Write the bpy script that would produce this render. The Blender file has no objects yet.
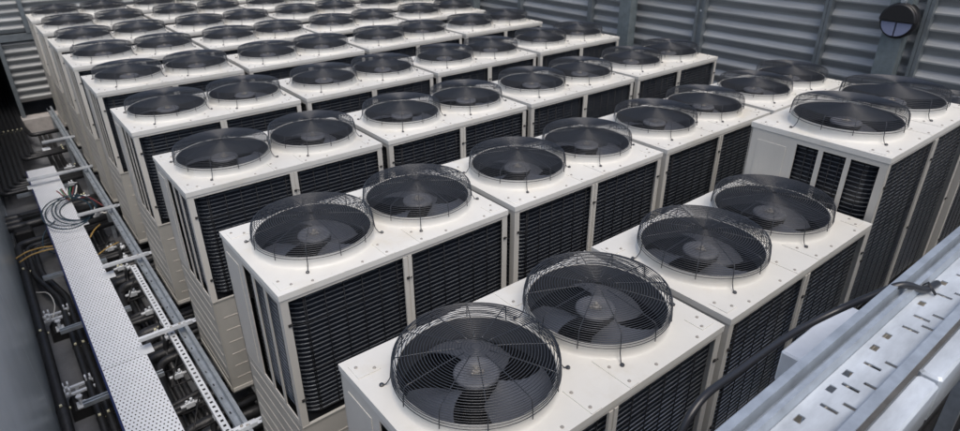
import bpy, math, random
from mathutils import Vector, Matrix
random.seed(7)
PI = math.pi
S = bpy.context.scene
COL = S.collection

# ---------------------------------------------------------------- camera
F, YAW, PIT, ROL = 0.6228, 0.671, 0.4743, -0.0058
CAM = Vector((-0.6669, -0.9229, 1.4514))
fwd = Vector((math.sin(YAW) * math.cos(PIT), math.cos(YAW) * math.cos(PIT), -math.sin(PIT)))
rt = Vector((math.cos(YAW), -math.sin(YAW), 0))
up = rt.cross(fwd)
Rv = math.cos(ROL) * rt + math.sin(ROL) * up
Uv = -math.sin(ROL) * rt + math.cos(ROL) * up
cd = bpy.data.cameras.new('camera')
cam = bpy.data.objects.new('camera', cd)
COL.objects.link(cam)
cam.matrix_world = Matrix(((Rv.x, Uv.x, -fwd.x, CAM.x), (Rv.y, Uv.y, -fwd.y, CAM.y), (Rv.z, Uv.z, -fwd.z, CAM.z), (0, 0, 0, 1)))
cd.sensor_width = 36
cd.lens = F * 1000 * 36 / 960
cd.clip_start = 0.02
cd.clip_end = 400
cd.dof.use_dof = True
cd.dof.focus_distance = 2.2
cd.dof.aperture_fstop = 4.6
S.camera = cam

# ---------------------------------------------------------------- world, sun, exposure
SUN_EL, SUN_AZ = math.radians(64), math.radians(200)      # azimuth clockwise from +Y
w = bpy.data.worlds.new('World')
S.world = w
w.use_nodes = True
nt = w.node_tree
nt.nodes.clear()
sky = nt.nodes.new('ShaderNodeTexSky')
sky.sky_type = 'NISHITA'
sky.sun_disc = False
sky.sun_elevation = SUN_EL
sky.sun_rotation = SUN_AZ
sky.air_density = 1.0
sky.dust_density = 4.0
sky.ozone_density = 1.0
bg = nt.nodes.new('ShaderNodeBackground')
bg.inputs['Strength'].default_value = 0.15
wo = nt.nodes.new('ShaderNodeOutputWorld')
nt.links.new(sky.outputs[0], bg.inputs[0])
nt.links.new(bg.outputs[0], wo.inputs[0])
sl = bpy.data.lights.new('sun', 'SUN')
sl.energy = 1.5
sl.angle = math.radians(35)
sl.color = (1.0, 0.96, 0.9)
sun = bpy.data.objects.new('sun', sl)
COL.objects.link(sun)
sd = Vector((math.sin(SUN_AZ) * math.cos(SUN_EL), math.cos(SUN_AZ) * math.cos(SUN_EL), math.sin(SUN_EL)))
sun.rotation_euler = sd.to_track_quat('Z', 'Y').to_euler()
S.view_settings.view_transform = 'Standard'
S.view_settings.look = 'None'
S.view_settings.exposure = 0.05
S.view_settings.gamma = 1
S.view_settings.use_curve_mapping = False
S.render.engine = 'CYCLES'
S.cycles.max_bounces = 6
S.cycles.transparent_max_bounces = 12

# ---------------------------------------------------------------- materials
def mat(name, color, rough=0.5, metal=0.0, var=0.0, var_scale=8.0, color2=None, bump=0.0, bump_scale=40.0, stretch=(1, 1, 1), spec=0.5, rough_var=0.0, world_var=False):
    m = bpy.data.materials.new(name)
    m.use_nodes = True
    n = m.node_tree
    b = n.nodes['Principled BSDF']
    b.inputs['Roughness'].default_value = rough
    b.inputs['Metallic'].default_value = metal
    b.inputs['Specular IOR Level'].default_value = spec
    b.inputs['Base Color'].default_value = (*color, 1)
    tc = n.nodes.new('ShaderNodeTexCoord')
    src = tc.outputs['Object']
    if world_var:
        g = n.nodes.new('ShaderNodeNewGeometry')
        src = g.outputs['Position']
    mp = n.nodes.new('ShaderNodeMapping')
    mp.inputs['Scale'].default_value = stretch
    n.links.new(src, mp.inputs['Vector'])
    if var > 0 or color2:
        no = n.nodes.new('ShaderNodeTexNoise')
        no.inputs['Scale'].default_value = var_scale
        no.inputs['Detail'].default_value = 6
        no.inputs['Roughness'].default_value = 0.65
        n.links.new(mp.outputs[0], no.inputs['Vector'])
        r = n.nodes.new('ShaderNodeValToRGB')
        r.color_ramp.elements[0].position = 0.32
        r.color_ramp.elements[1].position = 0.68
        c2 = color2 if color2 else tuple(max(0, c * (1 - var)) for c in color)
        r.color_ramp.elements[0].color = (*c2, 1)
        r.color_ramp.elements[1].color = (*color, 1)
        n.links.new(no.outputs['Fac'], r.inputs['Fac'])
        n.links.new(r.outputs[0], b.inputs['Base Color'])
        if rough_var:
            mr = n.nodes.new('ShaderNodeMapRange')
            mr.inputs['To Min'].default_value = rough - rough_var
            mr.inputs['To Max'].default_value = rough + rough_var
            n.links.new(no.outputs['Fac'], mr.inputs['Value'])
            n.links.new(mr.outputs[0], b.inputs['Roughness'])
    if bump > 0:
        nb = n.nodes.new('ShaderNodeTexNoise')
        nb.inputs['Scale'].default_value = bump_scale
        nb.inputs['Detail'].default_value = 4
        n.links.new(mp.outputs[0], nb.inputs['Vector'])
        bn = n.nodes.new('ShaderNodeBump')
        bn.inputs['Strength'].default_value = bump
        bn.inputs['Distance'].default_value = 0.01
        n.links.new(nb.outputs['Fac'], bn.inputs['Height'])
        n.links.new(bn.outputs[0], b.inputs['Normal'])
    return m

def top_paint():
    m = mat('lid_paint', (0.715, 0.707, 0.665), 0.45, var=0.07, var_scale=5, bump=0.06, bump_scale=5, world_var=True)
    n = m.node_tree
    b = n.nodes['Principled BSDF']
    ramp = [x for x in n.nodes if x.type == 'VALTORGB'][0]
    g = [x for x in n.nodes if x.type == 'NEW_GEOMETRY'][0]
    # scattered grime specks and faint yellowish water stains
    v = n.nodes.new('ShaderNodeTexNoise')
    v.inputs['Scale'].default_value = 42
    v.inputs['Detail'].default_value = 3
    n.links.new(g.outputs['Position'], v.inputs['Vector'])
    r2 = n.nodes.new('ShaderNodeValToRGB')
    r2.color_ramp.elements[0].position = 0.70
    r2.color_ramp.elements[0].color = (0, 0, 0, 1)
    r2.color_ramp.elements[1].position = 0.78
    r2.color_ramp.elements[1].color = (0.5, 0.5, 0.5, 1)
    n.links.new(v.outputs['Fac'], r2.inputs['Fac'])
    mx = n.nodes.new('ShaderNodeMixRGB')
    n.links.new(r2.outputs[0], mx.inputs['Fac'])
    n.links.new(ramp.outputs[0], mx.inputs['Color1'])
    mx.inputs['Color2'].default_value = (0.50, 0.46, 0.38, 1)
    st = n.nodes.new('ShaderNodeTexNoise')
    st.inputs['Scale'].default_value = 2.3
    st.inputs['Detail'].default_value = 7
    st.inputs['Roughness'].default_value = 0.7
    n.links.new(g.outputs['Position'], st.inputs['Vector'])
    r3 = n.nodes.new('ShaderNodeValToRGB')
    r3.color_ramp.elements[0].position = 0.54
    r3.color_ramp.elements[0].color = (0, 0, 0, 1)
    r3.color_ramp.elements[1].position = 0.72
    r3.color_ramp.elements[1].color = (0.8, 0.8, 0.8, 1)
    n.links.new(st.outputs['Fac'], r3.inputs['Fac'])
    mx2 = n.nodes.new('ShaderNodeMixRGB')
    n.links.new(r3.outputs[0], mx2.inputs['Fac'])
    n.links.new(mx.outputs[0], mx2.inputs['Color1'])
    mx2.inputs['Color2'].default_value = (0.62, 0.585, 0.50, 1)
    n.links.new(mx2.outputs[0], b.inputs['Base Color'])
    return m

def per_object(m, lo=0.90, hi=1.0):
    # each unit weathers a little differently
    n = m.node_tree
    b = n.nodes['Principled BSDF']
    src = b.inputs['Base Color'].links[0].from_socket
    oi = n.nodes.new('ShaderNodeObjectInfo')
    mr = n.nodes.new('ShaderNodeMapRange')
    mr.inputs['To Min'].default_value = lo
    mr.inputs['To Max'].default_value = hi
    n.links.new(oi.outputs['Random'], mr.inputs['Value'])
    hs = n.nodes.new('ShaderNodeHueSaturation')
    n.links.new(mr.outputs[0], hs.inputs['Value'])
    n.links.new(src, hs.inputs['Color'])
    n.links.new(hs.outputs[0], b.inputs['Base Color'])
    return m
M = {}
M['lid'] = per_object(top_paint(), 0.92, 1.02)
M['paint'] = mat('cabinet_paint', (0.60, 0.585, 0.54), 0.45, var=0.12, var_scale=4, stretch=(1, 1, 0.3), bump=0.04, bump_scale=6, world_var=True)
M['taupe'] = mat('lower_panel_paint', (0.44, 0.43, 0.395), 0.5, var=0.16, var_scale=5, stretch=(1, 1, 0.35), world_var=True)  # same cabinet paint, its colour darkened to stand for shade low down
M['taupe_light'] = mat('rib_edge_paint', (0.48, 0.455, 0.41), 0.5)  # ribs: slightly lighter step of the same shaded paint
M['shroud'] = mat('shroud_plastic', (0.075, 0.08, 0.09), 0.28, var=0.15)
per_object(M['paint'], 0.9, 1.03); per_object(M['taupe'], 0.9, 1.05)
M['dark'] = mat('cabinet_inside', (0.012, 0.014, 0.018), 0.8)  # near-black stands in for shade inside the wells and below the hubs
M['fin'] = mat('coil_fins', (0.006, 0.008, 0.014), 0.35, var=0.25, var_scale=30)
M['tube'] = mat('coil_tube_rows', (0.27, 0.295, 0.325), 0.27, metal=0.7, var=0.35, var_scale=9, world_var=True)
M['wire'] = mat('guard_wire_black', (0.007, 0.007, 0.009), 0.5)
M['gwire'] = mat('fan_guard_wire', (0.032, 0.036, 0.044), 0.3, spec=0.7)
M['blade'] = mat('fan_blade_plastic', (0.105, 0.115, 0.138), 0.42, var=0.25, var_scale=6)
M['hub'] = mat('fan_hub_plastic', (0.155, 0.163, 0.185), 0.45, var=0.15, var_scale=20)
M['bolt'] = mat('bolt_zinc', (0.36, 0.34, 0.31), 0.45, metal=0.2)
M['clip'] = mat('black_clip', (0.02, 0.02, 0.02), 0.5)
M['galv'] = mat('galvanised_steel', (0.52, 0.57, 0.62), 0.42, metal=0.55, var=0.3, var_scale=14, rough_var=0.12, world_var=True)
M['galv_light'] = mat('bright_galvanised_steel', (0.78, 0.82, 0.87), 0.38, metal=0.12, var=0.2, var_scale=6, rough_var=0.1, world_var=True)
M['louvre'] = mat('louvre_grey', (0.40, 0.415, 0.42), 0.42, metal=0.2, var=0.42, var_scale=2.2, stretch=(0.5, 0.35, 6), bump=0.6, bump_scale=3.5, rough_var=0.14, world_var=True)
M['column'] = mat('galvanised_column', (0.21, 0.25, 0.265), 0.5, metal=0.25, var=0.3, var_scale=12, world_var=True)
M['stud'] = mat('wall_stud', (0.22, 0.25, 0.27), 0.42, metal=0.35, var=0.3, var_scale=9, world_var=True)
M['sheet'] = mat('glossy_grey_sheet', (0.42, 0.47, 0.49), 0.25, metal=0.1, var=0.10, var_scale=0.9, rough_var=0.06, world_var=True)
M['floor'] = mat('roof_membrane', (0.19, 0.197, 0.21), 0.75, color2=(0.11, 0.115, 0.125), var_scale=3.5, bump=0.3, bump_scale=30, world_var=True)
M['foam'] = mat('black_foam_insulation', (0.026, 0.027, 0.030), 0.42, var=0.4, var_scale=18, bump=0.25, bump_scale=35, world_var=True)
M['rubber'] = mat('black_rubber', (0.014, 0.014, 0.015), 0.65)
M['cable'] = mat('cable_sheath', (0.022, 0.023, 0.027), 0.32)
M['bluecable'] = mat('blue_cable_sheath', (0.012, 0.035, 0.055), 0.4)
M['red'] = mat('red_cable', (0.16, 0.025, 0.03), 0.45)
M['green'] = mat('green_cable', (0.03, 0.16, 0.07), 0.45)
M['yellow'] = mat('yellow_cable', (0.38, 0.25, 0.08), 0.45)
M['white'] = mat('white_cable', (0.65, 0.65, 0.62), 0.45)
M['galv_near'] = mat('weathered_galvanised_channel', (0.62, 0.67, 0.72), 0.4, metal=0.15, var=0.42, var_scale=5, stretch=(0.8, 2.5, 2.5), bump=0.15, bump_scale=18, rough_var=0.12, world_var=True)
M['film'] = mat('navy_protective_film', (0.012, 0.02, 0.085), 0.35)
M['tie'] = mat('pale_clamp', (0.72, 0.70, 0.50), 0.45)
M['beam'] = mat('painted_beam', (0.10, 0.105, 0.11), 0.55, var=0.3)
M['concrete'] = mat('concrete_sill', (0.52, 0.49, 0.47), 0.8, var=0.3, var_scale=10, world_var=True)
M['housing'] = mat('lamp_housing', (0.012, 0.012, 0.014), 0.4)
M['lens'] = mat('frosted_lens', (0.22, 0.245, 0.36), 0.35)

def perforated(name, base, p, r, rough=0.35):
    m = mat(name, base, rough, metal=0.15, var=0.08, var_scale=8, rough_var=0.05)
    n = m.node_tree
    b = n.nodes['Principled BSDF']
    tc = [x for x in n.nodes if x.type == 'TEX_COORD'][0]
    sp = n.nodes.new('ShaderNodeSeparateXYZ')
    n.links.new(tc.outputs['Object'], sp.inputs[0])
    def mth(op, a, bv=None):
        q = n.nodes.new('ShaderNodeMath')
        q.operation = op
        for i, v in enumerate((a, bv)):
            if v is None:
                continue
            if isinstance(v, (int, float)):
                q.inputs[i].default_value = v
            else:
                n.links.new(v, q.inputs[i])
        return q.outputs[0]
    py = p * 1.35
    yy = mth('ADD', mth('DIVIDE', sp.outputs[1], py), 400.0)
    row = mth('FLOOR', yy)
    sh = mth('MULTIPLY', mth('MODULO', row, 2.0), 0.5)
    x = mth('SUBTRACT', mth('FRACT', mth('ADD', mth('ADD', mth('DIVIDE', sp.outputs[0], p), 100.0), sh)), 0.5)
    y = mth('SUBTRACT', mth('FRACT', yy), 0.5)
    x = mth('DIVIDE', x, r / p)
    y = mth('DIVIDE', y, 1.75 * r / py)
    d = mth('SQRT', mth('ADD', mth('MULTIPLY', x, x), mth('MULTIPLY', y, y)))
    hole = mth('LESS_THAN', d, 1.0)
    tr = n.nodes.new('ShaderNodeBsdfTransparent')
    mx = n.nodes.new('ShaderNodeMixShader')
    out = [q for q in n.nodes if q.type == 'OUTPUT_MATERIAL'][0]
    n.links.new(hole, mx.inputs[0])
    n.links.new(b.outputs[0], mx.inputs[1])
    n.links.new(tr.outputs[0], mx.inputs[2])
    n.links.new(mx.outputs[0], out.inputs[0])
    return m
M['perf'] = perforated('perforated_white_sheet', (0.90, 0.93, 0.98), 0.024, 0.0047)

# ---------------------------------------------------------------- mesh helpers
class MB:
    def __init__(s):
        s.v, s.f, s.mi, s.sm = [], [], [], []
        s.cur = 0
    def face(s, idx, smooth=False):
        s.f.append(tuple(idx)); s.mi.append(s.cur); s.sm.append(smooth)
    def box(s, x0, x1, y0, y1, z0, z1):
        b = len(s.v)
        s.v += [(x0, y0, z0), (x1, y0, z0), (x1, y1, z0), (x0, y1, z0), (x0, y0, z1), (x1, y0, z1), (x1, y1, z1), (x0, y1, z1)]
        for q in ((0, 3, 2, 1), (4, 5, 6, 7), (0, 1, 5, 4), (1, 2, 6, 5), (2, 3, 7, 6), (3, 0, 4, 7)):
            s.face([b + i for i in q])
    def bbox(s, x0, x1, y0, y1, z0, z1, c=0.002):
        # box with bevelled vertical and top edges: three stacked rings
        b = len(s.v)
        def ring(dx, z):
            k = c * 1.0
            X0, X1, Y0, Y1 = x0 + dx, x1 - dx, y0 + dx, y1 - dx
            s.v += [(X0 + k, Y0, z), (X1 - k, Y0, z), (X1, Y0 + k, z), (X1, Y1 - k, z), (X1 - k, Y1, z), (X0 + k, Y1, z), (X0, Y1 - k, z), (X0, Y0 + k, z)]
        ring(0, z0); ring(0, z1 - c); ring(c * .8, z1)
        for r in range(2):
            for i in range(8):
                j = (i + 1) % 8
                s.face([b + r * 8 + i, b + r * 8 + j, b + (r + 1) * 8 + j, b + (r + 1) * 8 + i])
        s.face([b + 16 + i for i in range(8)])
        s.face([b + 7 - i for i in range(8)])
    def tube(s, pts, r, n=6, closed=False, caps=True):
        pts = [Vector(p) for p in pts]
        m = len(pts)
        b = len(s.v)
        ref = None
        for i, p in enumerate(pts):
            if closed:
                t = (pts[(i + 1) % m] - pts[i - 1])
            else:
                t = pts[min(i + 1, m - 1)] - pts[max(i - 1, 0)]
            t.normalize()
            if ref is None:
                ref = Vector((0, 0, 1)) if abs(t.z) < 0.9 else Vector((1, 0, 0))
            a = ref - t * ref.dot(t)
            if a.length < 1e-4:
                a = Vector((1, 0, 0)) - t * t.x
            a.normalize()
            ref = a
            c = t.cross(a)
            rr = r[i] if isinstance(r, (list, tuple)) else r
            for k in range(n):
                an = 2 * PI * k / n
                s.v.append(tuple(p + a * (math.cos(an) * rr) + c * (math.sin(an) * rr)))
        for i in range(m if closed else m - 1):
            j = (i + 1) % m
            for k in range(n):
                l = (k + 1) % n
                s.face([b + i * n + k, b + i * n + l, b + j * n + l, b + j * n + k], True)
        if caps and not closed:
            s.face([b + k for k in range(n)][::-1])
            s.face([b + (m - 1) * n + k for k in range(n)])
    def lathe(s, prof, cx=0, cy=0, n=48, smooth=True, cap0=False, cap1=False):
        b = len(s.v)
        for r, z in prof:
            for k in range(n):
                a = 2 * PI * k / n
                s.v.append((cx + r * math.cos(a), cy + r * math.sin(a), z))
        for i in range(len(prof) - 1):
            for k in range(n):
                l = (k + 1) % n
                s.face([b + i * n + k, b + i * n + l, b + (i + 1) * n + l, b + (i + 1) * n + k], smooth)
        if cap0: s.face([b + k for k in range(n)][::-1])
        if cap1: s.face([b + (len(prof) - 1) * n + k for k in range(n)])
    def prism(s, prof, axis, a0, a1, smooth=False):
        # prof: closed list of 2D points; extruded along axis ('x' or 'y'), 2D = (other, z)
        b = len(s.v)
        n = len(prof)
        for a in (a0, a1):
            for p, z in prof:
                s.v.append((a, p, z) if axis == 'x' else (p, a, z))
        for i in range(n):
            j = (i + 1) % n
            s.face([b + i, b + j, b + n + j, b + n + i], smooth)
        s.face([b + i for i in range(n)][::-1])
        s.face([b + n + i for i in range(n)])
    def plate(s, x0, x1, y0, y1, z0, z1, holes):
        # horizontal plate with rectangular holes
        xs = sorted({x0, x1} | {h[0] for h in holes} | {h[1] for h in holes})
        ys = sorted({y0, y1} | {h[2] for h in holes} | {h[3] for h in holes})
        for i in range(len(xs) - 1):
            run = None
            for j in range(len(ys) - 1):
                mx, my = (xs[i] + xs[i + 1]) / 2, (ys[j] + ys[j + 1]) / 2
                inh = any(h[0] < mx < h[1] and h[2] < my < h[3] for h in holes)
                if not inh:
                    s.box(xs[i], xs[i + 1], ys[j], ys[j + 1], z0, z1)
    def mesh(s, name, mats):
        me = bpy.data.meshes.new(name)
        me.from_pydata(s.v, [], s.f)
        for m in (mats if isinstance(mats, (list, tuple)) else [mats]):
            me.materials.append(m)
        me.polygons.foreach_set('material_index', s.mi)
        me.polygons.foreach_set('use_smooth', s.sm)
        me.validate()
        me.update()
        return me
    def build(s, name, mats, parent=None, loc=(0, 0, 0)):
        o = bpy.data.objects.new(name, s.mesh(name, mats))
        COL.objects.link(o)
        o.location = loc
        if parent: o.parent = parent
        return o

def tag(o, label=None, cat=None, group=None, kind=None):
    if label: o['label'] = label
    if cat: o['category'] = cat
    if group: o['group'] = group
    if kind: o['kind'] = kind
    return o

def empty(name, loc, label=None, cat=None, group=None):
    o = bpy.data.objects.new(name, None)
    o.empty_display_size = 0.1
    COL.objects.link(o)
    o.location = loc
    return tag(o, label, cat, group)

def fillet(pts, rad, n=6):
    pts = [Vector(p) for p in pts]
    out = [pts[0]]
    for i in range(1, len(pts) - 1):
        a, p, c = pts[i - 1], pts[i], pts[i + 1]
        d1, d2 = (a - p), (c - p)
        r = min(rad, d1.length * .49, d2.length * .49)
        q1, q2 = p + d1.normalized() * r, p + d2.normalized() * r
        for k in range(n + 1):
            t = k / n
            out.append((1 - t) ** 2 * q1 + 2 * t * (1 - t) * p + t * t * q2)
    out.append(pts[-1])
    return out

def smoothpath(pts, n=8):
    # Catmull-Rom
    P = [Vector(p) for p in pts]
    P = [2 * P[0] - P[1]] + P + [2 * P[-1] - P[-2]]
    out = []
    for i in range(1, len(P) - 2):
        for k in range(n):
            t = k / n
            a, b, c, d = P[i - 1], P[i], P[i + 1], P[i + 2]
            out.append(0.5 * ((2 * b) + (c - a) * t + (2 * a - 5 * b + 4 * c - d) * t * t + (3 * b - a - 3 * c + d) * t ** 3))
    out.append(P[-2])
    return out

# ================================================================ THE SETTING
FLOOR = -1.80
b = MB()
b.box(-40, 60, -40, 60, FLOOR - 0.3, FLOOR)
tag(b.build('floor', M['floor']), kind='structure')

def louvre_prof(z0, z1, pitch, d):
    # one closed zig-zag outline (depth, z): slopes facing up and undersides facing down
    pts = []
    z = z0
    while z < z1 - 1e-6:
        pts += [(0.0, z), (-d * 0.12, z + pitch * 0.10), (-d, z + pitch * 0.50), (-d, z + pitch * 0.60), (-d * 0.80, z + pitch * 0.66), (0.0, z + pitch * 0.96)]
        z += pitch
    pts.append((0.0, z))
    return pts, z

XW = 5.90
# right-hand louvre wall: plane at x = XW, running along y
wall = empty('louvre_wall', (XW, 5, FLOOR), 'long dark grey louvred metal wall running along the right behind the condensers', 'wall')
studs = [-3.0, 1.02, 1.86, 3.23, 4.88, 6.27, 7.9, 9.5, 10.8]
for i in range(len(studs) - 1):
    b = MB()
    pr, zt = louvre_prof(-1.6, 2.2, 0.137, 0.036)
    zo = (i % 3) * 0.018
    prof = [(XW + p, z + zo) for p, z in pr] + [(XW + 0.03, zt + zo), (XW + 0.03, -1.6 + zo)]
    prof2 = [(x - XW, z - FLOOR) for x, z in prof]
    b.prism(prof2, 'y', studs[i] + 0.03 - 5, studs[i + 1] - 0.03 - 5)
    b.build('louvre_panel', M['louvre'], wall)
for i, y in enumerate(studs):
    b = MB()
    wd = 0.055 if i in (3,) else 0.032
    for dy in ((-wd, -wd + .03), (wd - .03, wd)):
        b.box(-0.095, 0.02, y + dy[0] - 5, y + dy[1] - 5, 0.15, 4.05)
    b.box(-0.072, 0.02, y - wd + 0.03 - 5, y + wd - 0.03 - 5, 0.15, 4.05)
    o = b.build('stud', M['stud'], wall)
    b = MB()
    z = 0.4
    while z < 4:
        b.box(-0.078, -0.070, y - 5 - 0.008, y - 5 + 0.008, z, z + 0.02)
        z += 0.42
    b.build('stud_bolt', M['galv_light'], o)

# steel columns in front of the wall
for y, lab in ((1.20, 'grey steel column at the right carrying the round bulkhead lamp'), (4.18, 'wide grey steel column against the louvre wall behind the middle rows'), (7.27, 'grey steel column farthest away along the right louvre wall')):
    c = empty('steel_column', (XW - 0.17, y, FLOOR), lab, 'column', 'steel columns along the louvre wall')
    b = MB()
    h = 0.085
    b.box(-0.065, -0.053, -h, h, 0.02, 4.05)
    b.box(0.053, 0.065, -h, h, 0.02, 4.05)
    b.box(-0.053, 0.053, -0.006, 0.006, 0.02, 4.05)
    b.box(-0.053, 0.053, -h + .004, -h + 0.012, 0.02, 4.05)
    b.box(-0.053, 0.053, h - 0.012, h - .004, 0.02, 4.05)
    b.build('shaft', M['column'], c)
    b = MB()
    b.box(-0.12, 0.12, -0.13, 0.13, 0.0, 0.02)
    b.build('base_plate', M['column'], c)

# bulkhead lamp
lamp = empty('bulkhead_lamp', (XW - 0.245, 1.175, 0.47), 'round bulkhead lamp with black visor and split white lens on the steel column', 'lamp')
def disc_x(b, r, x0, x1, a0=0, a1=2 * PI, n=40, cr=0.0):
    # disc facing -x, centred on the empty
    base = len(b.v)
    ring = [(math.cos(a0 + (a1 - a0) * k / n), math.sin(a0 + (a1 - a0) * k / n)) for k in range(n + 1)]
    for x, rr in ((x1, r), (x0 + cr, r), (x0, r - cr)):
        for c_, s_ in ring:
            b.v.append((x, c_ * rr, s_ * rr))
    m = n + 1
    for l in range(2):
        for k in range(n):
            b.face([base + l * m + k, base + l * m + k + 1, base + (l + 1) * m + k + 1, base + (l + 1) * m + k], True)
    b.face([base + 2 * m + k for k in range(m)])
    b.face([base + k for k in range(m)][::-1])
b = MB(); disc_x(b, 0.150, -0.030, 0.055, cr=0.02); b.build('housing', M['housing'], lamp)
for a0, a1 in ((PI, 1.5 * PI), (1.5 * PI, 2 * PI)):
    b = MB()
    base = len(b.v)
    r = 0.114
    g = 0.006
    n = 20
    lim = []
    for k in range(n + 1):
        a = a0 + (a1 - a0) * k / n
        lim.append((r * math.cos(a) + (-g if a0 < 3.5 else g), r * math.sin(a) - 0.012))
    ce = ((-g if a0 < 3.5 else g), -0.012)
    pts = [ce] + lim
    for p, z in pts: b.v.append((-0.046, p, z))
    for p, z in pts: b.v.append((-0.030, p, z))
    m = len(pts)
    b.face(list(range(m))); b.face([m + i for i in range(m)][::-1])
    for i in range(m):
        j = (i + 1) % m
        b.face([i, j, m + j, m + i])
    b.build('lens', M['lens'], lamp)
b = MB()
disc_x(b, 0.145, -0.062, -0.030, 0.0, PI, cr=0.012)
b.build('visor', M['housing'], lamp)
b = MB()
b.box(-0.02, 0.075, -0.02, 0.02, 0.145, 0.22)
b.tube([(-0.02, 0, 0.165), (-0.035, 0, 0.165)], 0.018, 10)
b.build('bracket', M['galv'], lamp)

# back wall with an opening at the left where the pipes leave
YB = 10.85
bw = empty('louvre_wall', (2.5, YB, FLOOR), 'grey louvred metal wall across the far end behind the last row', 'wall')
def back_panel(x0, x1, z0, z1):
    b = MB()
    pr, zt = louvre_prof(z0, z1, 0.116, 0.05)
    prof = [(p, z - FLOOR) for p, z in pr] + [(0.03, zt - FLOOR), (0.03, z0 - FLOOR)]
    b.prism(prof, 'x', x0 - 2.5, x1 - 2.5)
    return b.build('louvre_panel', M['louvre'], bw)
back_panel(-3.2, -0.03, -0.33, 2.2)
back_panel(0.03, 5.87, -0.33, 2.2)
back_panel(-0.38, 0.6, -1.36, -0.46)
back_panel(0.66, 5.87, -1.36, -0.46)
b = MB()
b.box(-3.2 - 2.5, 3.4, -0.075, 0.02, -0.44 - FLOOR, -0.345 - FLOOR)
b.build('cross_rail', M['stud'], bw)
for x in (-0.41, 0.63):
    b = MB(); b.box(x - 0.028 - 2.5, x + 0.028 - 2.5, -0.085, 0.02, 0.12, -0.45 - FLOOR); b.build('stud', M['stud'], bw)
for x in (0.0,):
    b = MB(); b.box(x - 0.028 - 2.5, x + 0.028 - 2.5, -0.085, 0.02, -0.34 - FLOOR, 4); b.build('stud', M['stud'], bw)
b = MB()
b.bbox(-0.46, 5.87, YB - 0.20, YB + 0.05, FLOOR, -1.58, 0.01)
tag(b.build('wall_sill', M['concrete']), 'pale concrete sill along the foot of the far louvre wall', 'sill')
# added roofed dark passage beyond the opening, keeps the sky light out
b = MB()
b.box(-3.2, 5.8, 15.6, 15.7, FLOOR, -0.3)
b.box(-3.3, -3.2, YB + 0.06, 15.7, FLOOR, -0.3)
b.box(-3.3, 5.8, YB + 0.06, 15.7, -0.30, -0.22)
tag(b.build('service_passage', M['rubber']), 'dark covered passage beyond the opening at far left', 'passage')

# glossy sheet wall at the left edge
lw = empty('sheet_wall', (-0.96, 3, FLOOR), 'smooth glossy grey sheet metal wall along the left edge', 'wall')
yy = [-2.2, 0.6, 3.0, 5.4, 7.8, 10.6]
for i in range(5):
    b = MB()
    b.bbox(-0.05, 0.0, yy[i] + 0.003 - 3, yy[i + 1] - 0.003 - 3, 0.05, 1.86, 0.002)
    b.build('sheet_panel', M['sheet'], lw)
b = MB(); b.box(-0.055, 0.006, -5.2, 7.6, 0.0, 0.048); b.build('base_channel', M['galv'], lw)
# unseen parapet below the camera, added to shade the nearest coils
b = MB()
b.bbox(-3.0, 6.0, -1.60, -1.45, FLOOR, 0.45, 0.01)
tag(b.build('parapet_wall', M['beam']), 'low dark wall along the near side under the galvanised tray', 'wall')

# ================================================================ THE CONDENSER UNIT
W, D, H = 1.24, 0.7115, 1.46
FX, FX2, FY = 0.334, 0.926, 0.362           # fan axis in unit coordinates (from the front left corner)
X0, Y0 = -W / 2, -D / 2        # local origin: centre of the foot print, z = 0 at the base
def T(x, y, z): return (x + X0, y + Y0, z + H + EXT)
EXT = 0.0
class UB(MB):                  # takes unit coordinates: x from left, y from front, z down from the lid
    def build(s, name, mats, parent=None, loc=(0, 0, 0)):
        s.v = [T(*p) for p in s.v]
        return MB.build(s, name, mats, parent, loc)

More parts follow.
